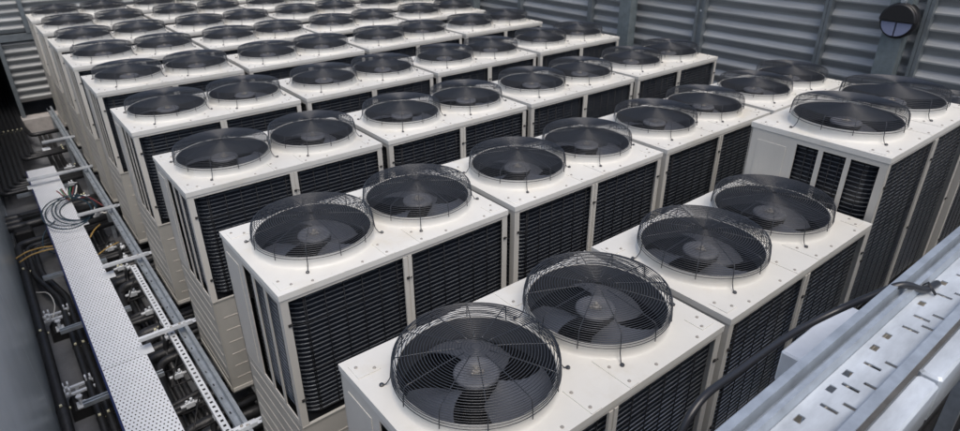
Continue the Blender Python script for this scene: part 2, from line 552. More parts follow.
def lid():
    b = UB()
    n = 64
    XM = (FX + FX2) / 2
    for cx, x0, x1 in ((FX, -0.003, XM), (FX2, XM, W + 0.003)):
        cy = FY
        y0, y1 = -0.004, D + 0.003
        prof = [(0.2665, -0.045), (0.2667, 0.047), (0.2672, 0.0520), (0.2690, 0.0538), (0.2708, 0.0510), (0.2730, 0.0400), (0.2755, 0.0260), (0.2775, 0.0120), (0.2805, 0.0045), (0.285, 0.0012), (0.291, 0.0)]
        outer = prof[2:]
        def hgt(r):
            for (ra, za), (rb, zb) in zip(outer, outer[1:]):
                if r <= rb:
                    return za + (zb - za) * max(0, (r - ra)) / (rb - ra)
            return 0.0
        base = len(b.v)
        tm = []
        for k in range(n):
            a = 2 * PI * k / n
            c_, s_ = math.cos(a), math.sin(a)
            t = 1e9
            if c_ > 1e-9: t = min(t, (x1 - cx) / c_)
            if c_ < -1e-9: t = min(t, (x0 - cx) / c_)
            if s_ > 1e-9: t = min(t, (y1 - cy) / s_)
            if s_ < -1e-9: t = min(t, (y0 - cy) / s_)
            tm.append(t)
        for q, (r, z) in enumerate(prof):
            for k in range(n):
                a = 2 * PI * k / n
                rr = min(r, tm[k] - 0.0004 * (len(prof) - q))
                b.v.append((cx + rr * math.cos(a), cy + rr * math.sin(a), z if q < 3 else hgt(rr)))
        for i in range(len(prof) - 1):
            for k in range(n):
                l = (k + 1) % n
                b.face([base + i * n + k, base + (i + 1) * n + k, base + (i + 1) * n + l, base + i * n + l], True)
        ob = len(b.v)
        for k in range(n):
            a = 2 * PI * k / n
            b.v.append((cx + math.cos(a) * tm[k], cy + math.sin(a) * tm[k], hgt(tm[k])))
        L = (len(prof) - 1) * n
        corners = [(x1, y1), (x0, y1), (x0, y0), (x1, y0)]
        ang = [math.atan2(p[1] - cy, p[0] - cx) % (2 * PI) for p in corners]
        for k in range(n):
            l = (k + 1) % n
            a0, a1 = 2 * PI * k / n, 2 * PI * (k + 1) / n
            f = [base + L + k, ob + k]
            for q, aa in enumerate(ang):
                if a0 < aa < a1:
                    b.v.append((corners[q][0], corners[q][1], 0)); f.append(len(b.v) - 1)
            f += [ob + l, base + L + l]
            b.face(f)
    # folded edge lip
    t = 0.003
    for (x0, x1, y0, y1) in ((-0.003, W + 0.003, -0.004, -0.001), (-0.003, W + 0.003, D, D + 0.003), (-0.003, 0.0, -0.001, D), (W, W + 0.003, -0.001, D)):
        b.box(x0, x1, y0, y1, -0.028, -0.0005)
    return b

def strips():
    # pressed joining plates with screws
    b = UB()
    rects = [(0.545 - 0.035, 0.545 + 0.012, -0.002, 0.13), (0.695, 0.742, -0.002, 0.17), (0.545 - 0.035, 0.545 + 0.012, D - 0.12, D - .002), (0.695, 0.742, D - 0.13, D - .002),
             (0.015, 0.10, 0.60, 0.675), (W - 0.10, W - 0.015, 0.60, 0.675), (0.02, 0.09, 0.03, 0.11), (W - 0.09, W - 0.02, 0.03, 0.11)]
    for r in rects:
        b.bbox(*r, 0.0003, 0.0030, 0.0006)
    return b
SCREWS = [(0.527, 0.105), (0.527, 0.022), (0.718, 0.11), (0.718, 0.022), (0.527, D - 0.1), (0.718, D - 0.1), (0.035, 0.655), (0.085, 0.615), (0.04, 0.10), (0.075, 0.045), (W - 0.035, 0.655), (W - 0.08, 0.615), (W - 0.04, 0.09), (W - 0.075, 0.045), (0.16, 0.02), (0.40, 0.02), (0.86, 0.02), (1.10, 0.02)]
def screws():
    b = UB()
    for i, (x, y) in enumerate(SCREWS):
        z = 0.0028 if i < 14 else 0.0
        b.lathe([(0.0068, z), (0.0062, z + 0.0022), (0.0045, z + 0.0045)], x, y, 8, False, cap1=True)
    return b

def guard(cx, cy):
    b = UB()
    def dome(r): return 0.114 + 0.017 * (1 - (r / 0.270) ** 2)
    nr = 25
    for i in range(nr):
        r = 0.018 + (0.268 - 0.018) * i / (nr - 1)
        n = 20 if r < 0.06 else (40 if r < 0.16 else 60)
        b.tube([(cx + r * math.cos(2 * PI * k / n), cy + r * math.sin(2 * PI * k / n), dome(r)) for k in range(n)], 0.0018 if r > 0.09 else 0.0014, 4, closed=True)
    for r, z in ((0.2745, 0.112), (0.278, 0.105), (0.280, 0.096), (0.2815, 0.087), (0.2825, 0.078), (0.283, 0.069), (0.2835, 0.060), (0.2845, 0.049)):
        b.tube([(cx + r * math.cos(2 * PI * k / 60), cy + r * math.sin(2 * PI * k / 60), z) for k in range(60)], 0.00185 if z < .05 else .0016, 4, closed=True)
    for k in range(12):
        a = math.radians(-31 + 30 * k)
        c_, s_ = math.cos(a), math.sin(a)
        pts = [(cx + c_ * r, cy + s_ * r, dome(r) - 0.0025) for r in (0.050, 0.08, 0.14, 0.20, 0.245, 0.267)]
        pts += [(cx + c_ * 0.2785, cy + s_ * 0.2785, 0.106), (cx + c_ * 0.2835, cy + s_ * 0.2835, 0.065), (cx + c_ * 0.2855, cy + s_ * 0.2855, 0.034)]
        if k % 3 == 0:
            pts = pts[:-1] + [(cx + c_ * 0.288, cy + s_ * 0.288, 0.030), (cx + c_ * 0.300, cy + s_ * 0.300, 0.010), (cx + c_ * 0.306, cy + s_ * 0.306, 0.0045), (cx + c_ * 0.322, cy + s_ * 0.322, 0.0045)]
        b.tube(pts, 0.0021, 5)
        if k % 3 == 0:
            b.lathe([(0.0085, 0.001), (0.0085, 0.006), (0.005, 0.0095)], cx + c_ * 0.318, cy + s_ * 0.318, 8, False, cap1=True)
    return b

def fan_mesh():
    # blades, around its own origin (axis), z relative to the lid
    b = MB()
    nb = 3
    for q in range(nb):
        a0 = 2 * PI * q / nb
        nr, na = 9, 10
        for side in (1, -1):
            base = len(b.v)
            for i in range(nr + 1):
                r = 0.068 + (0.258 - 0.068) * i / nr
                t = i / nr
                span = math.radians(62 + 20 * t)
                lead = a0 + math.radians(30 * t ** 1.6)
                for j in range(na + 1):
                    u = j / na
                    a = lead - span * u
                    rr = r - (0.02 * (2 * u - 1) ** 4 if i == nr else 0)
                    z = -0.052 + 0.050 * (0.5 - u) * (1.3 - 0.5 * t) + 0.010 * math.sin(PI * u) + side * 0.0015 - 0.012 * t
                    b.v.append((rr * math.cos(a), rr * math.sin(a), z))
            m = na + 1
            for i in range(nr):
                for j in range(na):
                    f = [base + i * m + j, base + (i + 1) * m + j, base + (i + 1) * m + j + 1, base + i * m + j + 1]
                    b.face(f if side < 0 else f[::-1], True)
    return b
def hub_mesh():
    b = MB()
    b.lathe([(0.0795, 0.002), (0.079, 0.007), (0.077, 0.011), (0.070, 0.014), (0.030, 0.017), (0.028, 0.011), (0.0, 0.011)], 0, 0, 36)
    b.cur = 1  # hub side in near-black, painted as the shade under the disc
    b.lathe([(0.060, -0.20), (0.062, -0.040), (0.074, -0.030), (0.0785, 0.002)], 0, 0, 28)
    return b
def nut_mesh():
    b = MB()
    b.lathe([(0.017, 0.011), (0.017, 0.018), (0.012, 0.020)], 0, 0, 6, False, cap1=True)
    b.lathe([(0.008, 0.018), (0.008, 0.030), (0.004, 0.033)], 0, 0, 10, True, cap1=True)
    for k in range(3):
        a = k * 2.094
        b.lathe([(0.004, 0.011), (0.004, 0.019)], 0.022 * math.cos(a), 0.022 * math.sin(a), 6, False, cap1=True)
    return b

def coil_path(off):
    # plan outline of the coil: end face, rounded corner, front face; off pushes outward
    R = 0.10
    ix, iy = 0.028 - off, 0.030 - off
    p = [(ix, 0.46)]
    cx, cy = ix + R + off, iy + R + off
    r = R + off
    p.append((ix, cy))
    for k in range(1, 9):
        a = PI + (PI / 2) * k / 8
        p.append((cx + r * math.cos(a), cy + r * math.sin(a)))
    p.append((W - 0.02, iy))
    return p
ZC0, ZC1 = -0.715, -0.030
def coil():
    b = UB()
    p = coil_path(0)
    ZC0 = -0.715 - EXT
    base = len(b.v)
    for x, y in p: b.v += [(x, y, ZC0), (x, y, ZC1)]
    for i in range(len(p) - 1):
        b.face([base + 2 * i, base + 2 * i + 2, base + 2 * i + 3, base + 2 * i + 1])
    q = [(min(x + 0.03, W - .02), y + 0.03) for x, y in p]
    base = len(b.v)
    for x, y in q: b.v += [(x, y, ZC0), (x, y, ZC1)]
    for i in range(len(q) - 1):
        b.face([base + 2 * i + 1, base + 2 * i + 3, base + 2 * i + 2, base + 2 * i])
    return b
def coil_rows():
    b = UB()
    p0, p1 = coil_path(-0.001), coil_path(0.0022)
    ZC0 = -0.715 - EXT
    z = ZC0 + 0.012
    while z < ZC1 - 0.008:
        base = len(b.v)
        for (xa, ya), (xb, yb) in zip(p0, p1):
            b.v += [(xa, ya, z + 0.0032), (xb, yb, z + 0.0020), (xb, yb, z - 0.0022), (xa, ya, z - 0.0030)]
        for i in range(len(p0) - 1):
            for k in range(3):
                b.face([base + 4 * i + k + 1, base + 4 * i + 4 + k + 1, base + 4 * i + 4 + k, base + 4 * i + k], False)
        z += 0.0243
    return b
def coil_wires():
    b = UB()
    p = coil_path(0.0068)
    pts = [(0.0215, y) for y in (0.40, 0.36, 0.27, 0.225)] + [(x, y) for x, y in p[2:9:3]]
    x = 0.115
    while x < W - 0.03:
        if not 0.585 < x < 0.655: pts.append((x, p[-1][1]))
        x += 0.0915
    ZC0 = -0.715 - EXT
    for x, y in pts:
        b.tube([(x, y, ZC0), (x, y, ZC1)], 0.0022, 5)
    for z in (-0.20, -0.46):
        b.tube([(q[0], q[1] - .001, z) for q in p[5:]], 0.0012, 4)
    return b

def end_panel(x0, x1, mirror=False):
    # painted end: solid rear plate, three slots, corner strip (x0..x1 is its thickness)
    b = UB()
    zt, zb = -0.028, -0.735 - EXT
    b.box(x0, x1, 0.447, D - 0.002, zb, zt)
    for y0, y1 in ((0.308, 0.332), (0.170, 0.193)):
        b.box(x0, x1, y0, y1, zb + 0.02, zt - 0.028)
    b.box(x0, x1, 0.036, 0.447, zt - 0.028, zt)
    b.box(x0, x1, 0.036, 0.447, zb, zb + 0.02)
    e = -0.003 if not mirror else 0.003
    xx = (x0 + e, x0) if not mirror else (x1, x1 + e)
    b.box(*xx, 0.50, D - 0.05, zb + 0.06, zt - 0.06)
    return b
def add_clip(b, x, y=-0.0005):
    c = b.cur
    b.cur = 1
    for z in (-0.16, -0.58):
        b.box(x - 0.004, x + 0.010, y - 0.0055, y - 0.0005, z - 0.006, z + 0.006)
        b.tube([(x, y - 0.005, z), (x + 0.018, y - 0.009, z + 0.004), (x + 0.026, y - 0.001, z - 0.004)], 0.0022, 5)
    b.cur = c
def corner_post(right):
    b = UB()
    zt, zb = -0.028, -0.735 - EXT
    if right:
        b.box(W - 0.034, W, 0.0, 0.004, zb, zt)
        b.box(W - 0.004, W, 0.0042, 0.036, zb, zt)
        add_clip(b, W - 0.022)
    else:
        b.box(0.0, 0.034, 0.0, 0.004, zb, zt)
        b.box(0.0, 0.004, 0.0042, 0.036, zb, zt)
        add_clip(b, 0.022)
    return b
def header():
    b = UB()
    b.box(0.0345, W - 0.0345, 0.0, 0.004, -0.045, -0.0285)
    return b
def centre_post():
    b = UB()
    zt, zb = -0.046, -0.735 - EXT
    b.box(0.597, 0.616, -0.003, 0.006, zb, zt)
    b.box(0.624, 0.643, -0.003, 0.006, zb, zt)
    b.box(0.616, 0.624, 0.002, 0.0058, zb, zt)
    add_clip(b, 0.612, -0.0035)
    return b
def lower_front():
    b = UB()
    zt, zb = -0.738 - EXT, -1.415 - EXT
    b.box(0.002, W / 2 - 0.003, 0.003, 0.012, zb, zt)
    b.box(W / 2 + 0.003, W - 0.002, 0.003, 0.012, zb, zt)
    b.box(0.0, W, -0.002, 0.014, zt - 0.002, zt + 0.004)
    b.cur = 1
    z = zt - 0.13
    while z > zb + 0.05:
        for x0, x1 in ((0.045, W / 2 - 0.03), (W / 2 + 0.03, W - 0.045)):
            b.prism([(0.003, z - 0.010), (0.003, z + 0.003), (0.0008, z + 0.0005)], 'x', x0, x1)
        z -= 0.095
    return b
def lower_end(x0, x1, sgn):
    b = UB()
    zt, zb = -0.738 - EXT, -1.415 - EXT
    b.box(x0, x1, 0.014, D - 0.002, zb, zt)
    b.box(x0, x1, 0.0, 0.0025, zb, zt - 0.005)
    b.cur = 1
    z = zt - 0.05
    while z > zb + 0.05:
        xf = x0 if sgn < 0 else x1
        b.prism([(xf, z - 0.010), (xf, z + 0.003), (xf + sgn * 0.0025, z + 0.0005)], 'y', 0.05, D - 0.04)
        z -= 0.095
    return b
def base_frame():
    b = UB()
    pr = [(-0.004, -1.416 - EXT), (-0.006, -1.440 - EXT), (0.004, -1.458 - EXT), (0.030, -1.460 - EXT), (0.030, -1.416 - EXT)]
    b.prism(pr, 'x', 0.0, W)
    b.prism([(D - p, z) for p, z in pr][::-1], 'x', 0.0, W)
    b.box(-0.004, 0.03, 0.031, D - 0.031, -1.458 - EXT, -1.416 - EXT)
    b.box(W - 0.03, W + 0.004, 0.031, D - 0.031, -1.458 - EXT, -1.416 - EXT)
    b.box(0.031, W - 0.031, 0.031, D - 0.031, -1.44 - EXT, -1.43 - EXT)
    return b
def rear():
    b = UB()
    b.box(0.0, W, D - 0.010, D - 0.001, -1.415 - EXT, -0.0285)
    return b
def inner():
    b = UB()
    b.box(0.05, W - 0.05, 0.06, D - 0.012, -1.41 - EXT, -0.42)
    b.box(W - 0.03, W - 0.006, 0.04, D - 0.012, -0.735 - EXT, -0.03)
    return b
def shroud(cx):
    b = UB()
    b.lathe([(0.2645, -0.060), (0.2655, 0.020), (0.2662, 0.0510)], cx, FY, 64)
    b.cur = 1
    b.lathe([(0.275, -0.30), (0.266, -0.15), (0.2645, -0.060)], cx, FY, 48)
    b.lathe([(0.278, -0.30), (0.270, -0.15), (0.268, -0.04)], cx, FY, 48)
    return b

PART = {}
def proto_unit():
    r = empty('condenser_unit', (0, 0, 0))
    lb = lid()
    for extra, mi in ((strips(), 0), (screws(), 1)):
        k = len(lb.v)
        lb.v += extra.v
        for f, sm in zip(extra.f, extra.sm):
            lb.f.append(tuple(q + k for q in f)); lb.mi.append(mi); lb.sm.append(sm)
    lb.build('top_panel', [M['lid'], M['bolt']], r)
    cl = coil().build('coil', M['fin'], r)
    coil_rows().build('coil_rows', M['tube'], cl)
    coil_wires().build('wire_grille', M['wire'], cl)
    end_panel(0.0, 0.006).build('end_panel', M['paint'], r)
    end_panel(W - 0.006, W, True).build('end_panel', M['paint'], r)
    corner_post(False).build('corner_post', [M['paint'], M['clip']], r)
    corner_post(True).build('corner_post', [M['paint'], M['clip']], r)
    header().build('header_strip', M['paint'], r)
    centre_post().build('centre_post', [M['paint'], M['clip']], r)
    lower_front().build('lower_front_panel', [M['taupe'], M['taupe_light']], r)
    lower_end(0.0, 0.006, -1).build('lower_end_panel', [M['taupe'], M['taupe_light']], r)
    lower_end(W - 0.006, W, 1).build('lower_end_panel', [M['taupe'], M['taupe_light']], r)
    base_frame().build('base_frame', M['paint'], r)
    rear().build('rear_panel', M['taupe'], r)
    inner().build('inner_casing', M['dark'], r)
    fm, hm, nm = fan_mesh(), hub_mesh(), nut_mesh()
    fmesh = fm.mesh('fan', M['blade']); hmesh = hm.mesh('hub', [M['hub'], M['dark']]); nmesh = nm.mesh('hub_nut', M['bolt'])
    for cx in (FX, FX2):
        shroud(cx).build('fan_shroud', [M['shroud'], M['dark']], r)
        guard(cx, FY).build('fan_guard', M['gwire'], r)
        f = bpy.data.objects.new('fan', fmesh); COL.objects.link(f); f.parent = r
        f.location = T(cx, FY, 0.012)
        h = bpy.data.objects.new('hub', hmesh); COL.objects.link(h); h.parent = f
        h2 = bpy.data.objects.new('hub_nut', nmesh); COL.objects.link(h2); h2.parent = f
    return r

def copy_tree(o, parent=None):
    c = o.copy()
    COL.objects.link(c)
    c.parent = parent
    for ch in o.children:
        copy_tree(ch, c)
    return c

TALL = 0.325
XS = [0, 1.2951, 2.5915, 3.8951]
YS = [0, 1.2491, 2.5236, 3.7937, 5.0682, 6.2122, 7.2874, 8.3798, 9.4837]
ROWN = ['nearest row', 'second row from the camera', 'third row from the camera', 'fourth row from the camera', 'fifth, middle row', 'fourth row from the back', 'third row from the back', 'last row but one', 'farthest row']
COLN = ['first cream twin-fan condenser from the left', 'second cream twin-fan condenser from the left', 'third cream twin-fan condenser from the left', 'rightmost cream twin-fan condenser by the louvre wall']
proto = proto_unit()
EXT = TALL
proto_tall = proto_unit()
EXT = 0.0
first = first_tall = True
# fan rotations seen in the photograph for the nearest fans (degrees, lead edge)
ROT = {(0, 0): (75, 40), (0, 1): (150, 20), (1, 0): (60, 85), (1, 1): (60, 100), (2, 0): (120, 80)}
units = {}
for i in range(9):
    for j in range(4):
        if i == 8 and j == 3: continue
        if i == 0 and j == 2:
            o = proto_tall if first_tall else copy_tree(proto_tall)
            first_tall = False
        else:
            o = proto if first else copy_tree(proto)
            first = False
        z = -H
        dz = random.uniform(-0.003, 0.003)
        o.location = (XS[j] + W / 2, YS[i] + D / 2, z + (0 if i < 2 else dz))
        o.rotation_euler = (0, 0, math.radians(random.uniform(-0.25, 0.25)))
        if i == 0 and j == 2: o.location.y += 0.02
        lab = COLN[j] + ' in the ' + ROWN[i]
        if (i, j) == (0, 0): lab = 'closest cream condenser, its two big fan guards at the bottom centre of the picture'
        if (i, j) == (0, 1): lab = 'cream condenser directly right of the closest one, black cable hanging across it'
        if (i, j) == (0, 2): lab = 'taller cream condenser rising above the others, its three-slotted end panel in full view'
        if (i, j) == (0, 3): lab = 'condenser beyond the tall one at the right edge, mostly cut off by the frame'
        tag(o, lab, 'condenser', 'twin-fan condenser units standing in rows')
        rr = ROT.get((i, j), (random.uniform(0, 360), random.uniform(0, 360)))
        k = 0
        for ch in o.children:
            if ch.name.startswith('fan') and not ch.name.startswith(('fan_',)):
                ch.rotation_euler = (0, 0, math.radians(rr[k % 2])); k += 1
        units[i, j] = o

# steel beams carrying the units
names = ['under the left end of the first column', 'under the right end of the first column', 'under the left end of the second column', 'under the right end of the second column',
         'under the left end of the third column', 'under the right end of the third column', 'under the left end of the rightmost column', 'under the right end of the rightmost column']
for k in range(8):
    x = XS[k // 2] + (0.16 if k % 2 == 0 else W - 0.16)
    b = MB()
    y0 = -0.1 if k < 6 else 1.1
    zt = -H - 0.004
    b.box(x - 0.05, x + 0.05, y0, 10.3, zt - 0.010, zt)
    b.box(x - 0.05, x + 0.05, y0, 10.3, zt - 0.13, zt - 0.12)
    b.box(x - 0.005, x + 0.005, y0, 10.3, zt - 0.12, zt - 0.010)
    yy2 = y0 + 0.2
    while yy2 < 10.3:
        b.box(x - 0.045, x + 0.045, yy2 - 0.045, yy2 + 0.045, FLOOR, zt - 0.13)
        yy2 += 1.27
    tag(b.build('steel_beam', M['beam']), 'dark steel beam ' + names[k] + ' of condensers', 'beam', 'steel beams under the condensers')

# ================================================================ TRAY, RAILS, BRACKETS
ZT = -1.44
tray = empty('cable_tray', (-0.495, 4.9, ZT), 'long white perforated cable tray lid running away at the left', 'cable tray')
segs = [(1.2, 3.30), (3.305, 5.55), (5.555, 7.80)]
for s0, s1 in segs:
    b = MB()
    hw = 0.14
    b.box(-hw, hw, s0 - 4.9, s1 - 4.9, -0.002, 0.0)
    o = b.build('tray_lid', M['perf'], tray)
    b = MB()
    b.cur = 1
    b.box(-hw - 0.013, -hw - 0.0005, s0 - 4.9, s1 - 4.9, -0.055, -0.0035)  # navy strip along the left edge of the lid
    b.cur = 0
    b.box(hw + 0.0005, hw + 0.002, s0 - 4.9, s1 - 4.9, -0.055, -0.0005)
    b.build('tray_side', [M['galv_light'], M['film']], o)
b = MB()
b.box(-0.136, 0.136, 1.2 - 4.9, 7.8 - 4.9, -0.056, -0.054)
b.build('tray_bottom', M['rubber'], tray)

def holes_row(x0, x1, y0, y1, pitch, hx, hy):
    out = []
    y = y0 + pitch * .5
    while y < y1 - pitch * .4:
        c = (x0 + x1) / 2
        out.append((c - hx, c + hx, y - hy, y + hy))
        y += pitch
    return out
# perforated strut rail beside the unit feet
b = MB()
h = holes_row(-0.175, -0.135, 0, 4.6, 0.05, 0.009, 0.010)
b.plate(-0.175, -0.135, 0.8, 4.6, -1.402, -1.400, [q for q in h if q[2] > 0.85])
b.box(-0.177, -0.1755, 0.8, 4.6, -1.44, -1.4005)
b.box(-0.1345, -0.133, 0.8, 4.6, -1.44, -1.4005)
tag(b.build('strut_rail', M['galv_light']), 'bright slotted strut rail with a row of square holes, left of the first column', 'rail')
b = MB()
b.plate(-0.110, -0.070, 0.8, 10.3, -1.412, -1.410, holes_row(-0.105, -0.075, 0.8, 10.3, 0.16, 0.004, 0.012))
b.box(-0.1135, -0.1105, 0.8, 10.3, -1.412, -1.365)
b.box(-0.0695, -0.0665, 0.8, 10.3, -1.412, -1.350)
b.box(-0.0660, -0.0450, 0.8, 10.3, -1.353, -1.350)
tag(b.build('strut_rail', M['galv']), 'long plain galvanised rail running along the feet of the first column', 'rail')
rp = bpy.data.objects['strut_rail.001']
y = 0.9
while y < 10.2:
    b = MB()
    b.box(-0.108, -0.072, y, y + 0.05, FLOOR, -1.4130)
    b.build('rail_post', M['galv'], rp)
    y += 1.3
BR = [2.06, 3.34, 4.61, 5.85, 7.20, 8.5]
brn = ['nearest', 'second', 'third', 'fourth', 'fifth', 'farthest']
for k, y in enumerate(BR):
    b = MB()
    xl = -0.37 if k not in (4,) else -0.66
    z = -1.372
    hh = [(x, x + 0.016, y + 0.012, y + 0.022) for x in [xl + 0.1 + 0.07 * q for q in range(6)]]
    z = -1.345
    b.plate(xl, 0.0 - 0.008, y - 0.012, y + 0.040, z, z + 0.003, hh)
    b.box(xl, -0.008, y + 0.0405, y + 0.0435, z - 0.035, z + 0.006)
    b.box(xl, -0.008, y - 0.0155, y - 0.0125, z - 0.002, z + 0.026)
    ob = b.build('angle_bracket', M['galv_light'])
    tag(ob, brn[k] + ' galvanised angle bracket reaching from the white tray to the condensers', 'bracket', 'angle brackets between the tray and the condensers')
    c = MB()
    c.bbox(xl - 0.02, xl + 0.07, y - 0.045, y + 0.075, ZT + 0.001, ZT + 0.004, 0.001)
    pl = c.build('fixing_plate', M['galv_light'], ob)
    c = MB()
    for x, yy3 in ((-0.09, y + 0.03), (-0.06, y + 0.012), (-0.15, y + 0.02)):
        c.lathe([(0.009, z + .003), (0.009, z + 0.011), (0.005, z + 0.014)], x, yy3, 6, False, cap1=True)
    c.build('bolt', M['bolt'], ob)
# struts to the left of the tray
SL = [(2.1, 'nearest'), (3.10, 'second'), (4.09, 'third'), (5.05, 'fourth'), (7.21, 'fifth'), (6.35, 'short')]
for y, nm in SL[:5]:
    b = MB()
    for dy in (0.0, 0.030):
        b.box(-0.80, -0.30, y + dy, y + dy + 0.011, -1.503, -1.499)
    b.box(-0.80, -0.30, y + 0.0, y + 0.0025, -1.53, -1.5035)
    b.box(-0.80, -0.30, y + 0.0385, y + 0.041, -1.53, -1.5035)
    b.box(-0.80, -0.30, y + 0.0026, y + 0.0384, -1.532, -1.530)
    tag(b.build('strut_channel', M['galv']), nm + ' galvanised strut channel sticking out from under the left side of the tray', 'strut', 'strut channels under the tray')

# ================================================================ PIPES
def pipe(path, r, label, group, clamps=(), m='foam', n=10, name='insulated_pipe', cat='pipe', rad=0.09, cm='tie'):
    b = MB()
    b.tube(fillet(path, rad), r, n)
    o = b.build(name, M[m])
    tag(o, label, cat, group)
    for (c, ax) in clamps:
        b = MB()
        d = Vector((0, 0.007, 0)) if ax == 'y' else Vector((0.007, 0, 0))
        c = Vector(c)
        b.tube([c - d * .7, c + d * .7], r + 0.003, 10)
        b.cur = 1
        b.box(c.x - 0.009, c.x + 0.007, c.y - 0.008, c.y + 0.008, c.z + r + .002, c.z + r + 0.013)
        b.box(c.x + r + 0.002, c.x + r + 0.012, c.y - 0.006, c.y + 0.006, c.z - 0.004, c.z + 0.006)
        b.build('clamp', [M['rubber'], M[cm]], o)
    return o
# the bundle along the left sheet wall
pipe([(-0.92, 0.3, -1.60), (-0.92, 6.10, -1.60), (0.2, 6.32, -1.62)], 0.036, 'thickest black insulated pipe hugging the glossy wall at the left', 'pipes left of the tray',
     [((-0.92, y, -1.60), 'y') for y in (2.2, 3.26, 4.30, 5.47)])
for k, (xa, xb) in enumerate(((-0.855, -0.735), (-0.80, -0.682))):
    pipe([(xb, 0.3, -1.66), (xb, 4.9, -1.66), (xa, 5.35, -1.61), (xa, 6.02 - 0.06 * k, -1.61), (0.2, 6.24 - 0.07 * k, -1.64)], 0.025,
         ('outer' if k == 0 else 'inner') + ' of the two thinner black pipes running along beside the thick left one', 'pipes left of the tray', [((xb, y, -1.66), 'y') for y in (2.1, 3.10, 4.05)])
pipe([(-0.63, 0.3, -1.66), (-0.63, 5.5, -1.66), (0.2, 5.6, -1.66)], 0.025, 'black pipe running right along the left edge of the white tray', 'pipes left of the tray', [((-0.63, y, -1.66), 'y') for y in (2.1, 3.10, 4.05)])
pipe([(-0.575, 0.3, -1.70), (-0.575, 4.9, -1.70), (0.2, 5.02, -1.70)], 0.025, 'black pipe half hidden under the left edge of the white tray', 'pipes left of the tray')

# cross pipes coming out from under each unit
rown = ['the nearest row', 'the second row', 'the third row', 'the fourth row', 'the fifth row', 'the sixth row', 'the seventh row', 'the eighth row', 'the farthest row']
ORD = ['nearest', 'second', 'third', 'fourth', 'fifth', 'sixth', 'seventh', 'eighth']
def cross(i, k, y, z, r, path, clamps=()):
    pipe(path, r, ORD[k] + ' black insulated pipe, counting away, crossing towards ' + rown[i] + ' of condensers', 'cross pipes at ' + rown[i], clamps)
for i in (1, 2, 3, 4):
    for k in range(5):
        y = YS[i] - 0.42 + 0.118 * k + random.uniform(-0.012, 0.012)
        z = -1.60 - 0.012 * (k % 3)
        r = (0.042, 0.036, 0.046, 0.032, 0.040)[(k + i) % 5]
        xe = -0.30 - 0.05 * (k % 3)
        sag = random.uniform(-0.03, 0.03)
        cross(i, k, y, z, r, [(0.30, y + sag, z), (-0.05, y, z), (xe, y - 0.01, z - 0.01), (xe - 0.03, y - 0.25, z - 0.06), (xe - 0.03, y - 0.9, z - 0.09)])
    # short bent risers with silver unions next to the rail
    for k in range(3):
        y = YS[i] - 0.30 + 0.22 * k
        x = -0.215 + 0.02 * k
        b = MB()
        b.tube(fillet([(x, y - 0.28, -1.66), (x, y - 0.02, -1.62), (x + 0.02, y, -1.50), (x + 0.32, y + 0.01, -1.50)], 0.06), 0.020, 8)
        o = b.build('riser_pipe', M['foam'])
        tag(o, ORD[k] + ' short bent black riser beside the slotted rail at ' + rown[i] + ' of condensers', 'pipe', 'bent risers beside the rail')
        b = MB()
        b.tube([(x + 0.022, y, -1.50), (x + 0.058, y + 0.001, -1.50)], 0.0235, 6)
        b.tube([(x + 0.035, y, -1.48), (x + 0.035, y, -1.455)], 0.008, 6)
        b.build('pipe_union', M['galv_light'], o)
    # thin ones
    for k in range(3):
        y = YS[i] + 0.26 + 0.07 * k
        z = -1.63
        r = 0.022
        cross(i, 5 + k, y, z, r, [(0.30, y + 0.03, z), (-0.02, y, z), (-0.42, y - 0.03 * k, z), (-0.48, y - 0.5, z - 0.06)])
# wide black pipes running left at rows five and six
for k in range(3):
    y = 6.62 + 0.13 * k
    cross(5, k, y, -1.61, 0.045, [(0.30, y + 0.05, -1.61), (-0.80 - .04 * k, y - 0.03, -1.61), (-0.85, y - 0.05, -1.60), (-1.3, y - 0.05, -1.60)])
xl = [-0.94, -0.885, -0.83, -0.775, -0.72, -0.665]
for k, x in enumerate(xl):
    y = 7.60 + 0.085 * k
    cross(6, k, y, -1.60, 0.025, [(0.30, y + 0.10, -1.60), (x, y, -1.60), (x, 15.4, -1.60)], [((x, 10.15, -1.60), 'y'), ((x, 12.9, -1.60), 'y')] + ([((-0.12 , y+.06, -1.60), 'x')] if k == 5 else []))
for k, x in enumerate([-0.61, -0.555, -0.50]):
    y = 8.75 + 0.085 * k
    cross(7, k, y, -1.60, 0.025, [(0.30, y + 0.10, -1.60), (x, y, -1.60), (x, 15.4, -1.60)], [((x, 10.15, -1.60), 'y')] + [((-0.15, y + .06, -1.60), 'x')])
for k, x in enumerate([-0.47]):
    y = 9.8
    cross(8, k, y, -1.60, 0.03, [(0.30, y + 0.08, -1.60), (x + 0.05, y, -1.60), (x, 10.3, -1.60), (x, 15.4, -1.60)])
# lengthwise pipes between tray and rail, low on the floor
for k, x in enumerate((-0.315, -0.25, -0.19)):
    pipe([(x, 0.4, -1.755), (x, 10.2, -1.755)], 0.024, ('left', 'middle', 'right')[k] + ' one of three low black pipes on the floor between tray and rails', 'floor pipes between tray and rails')

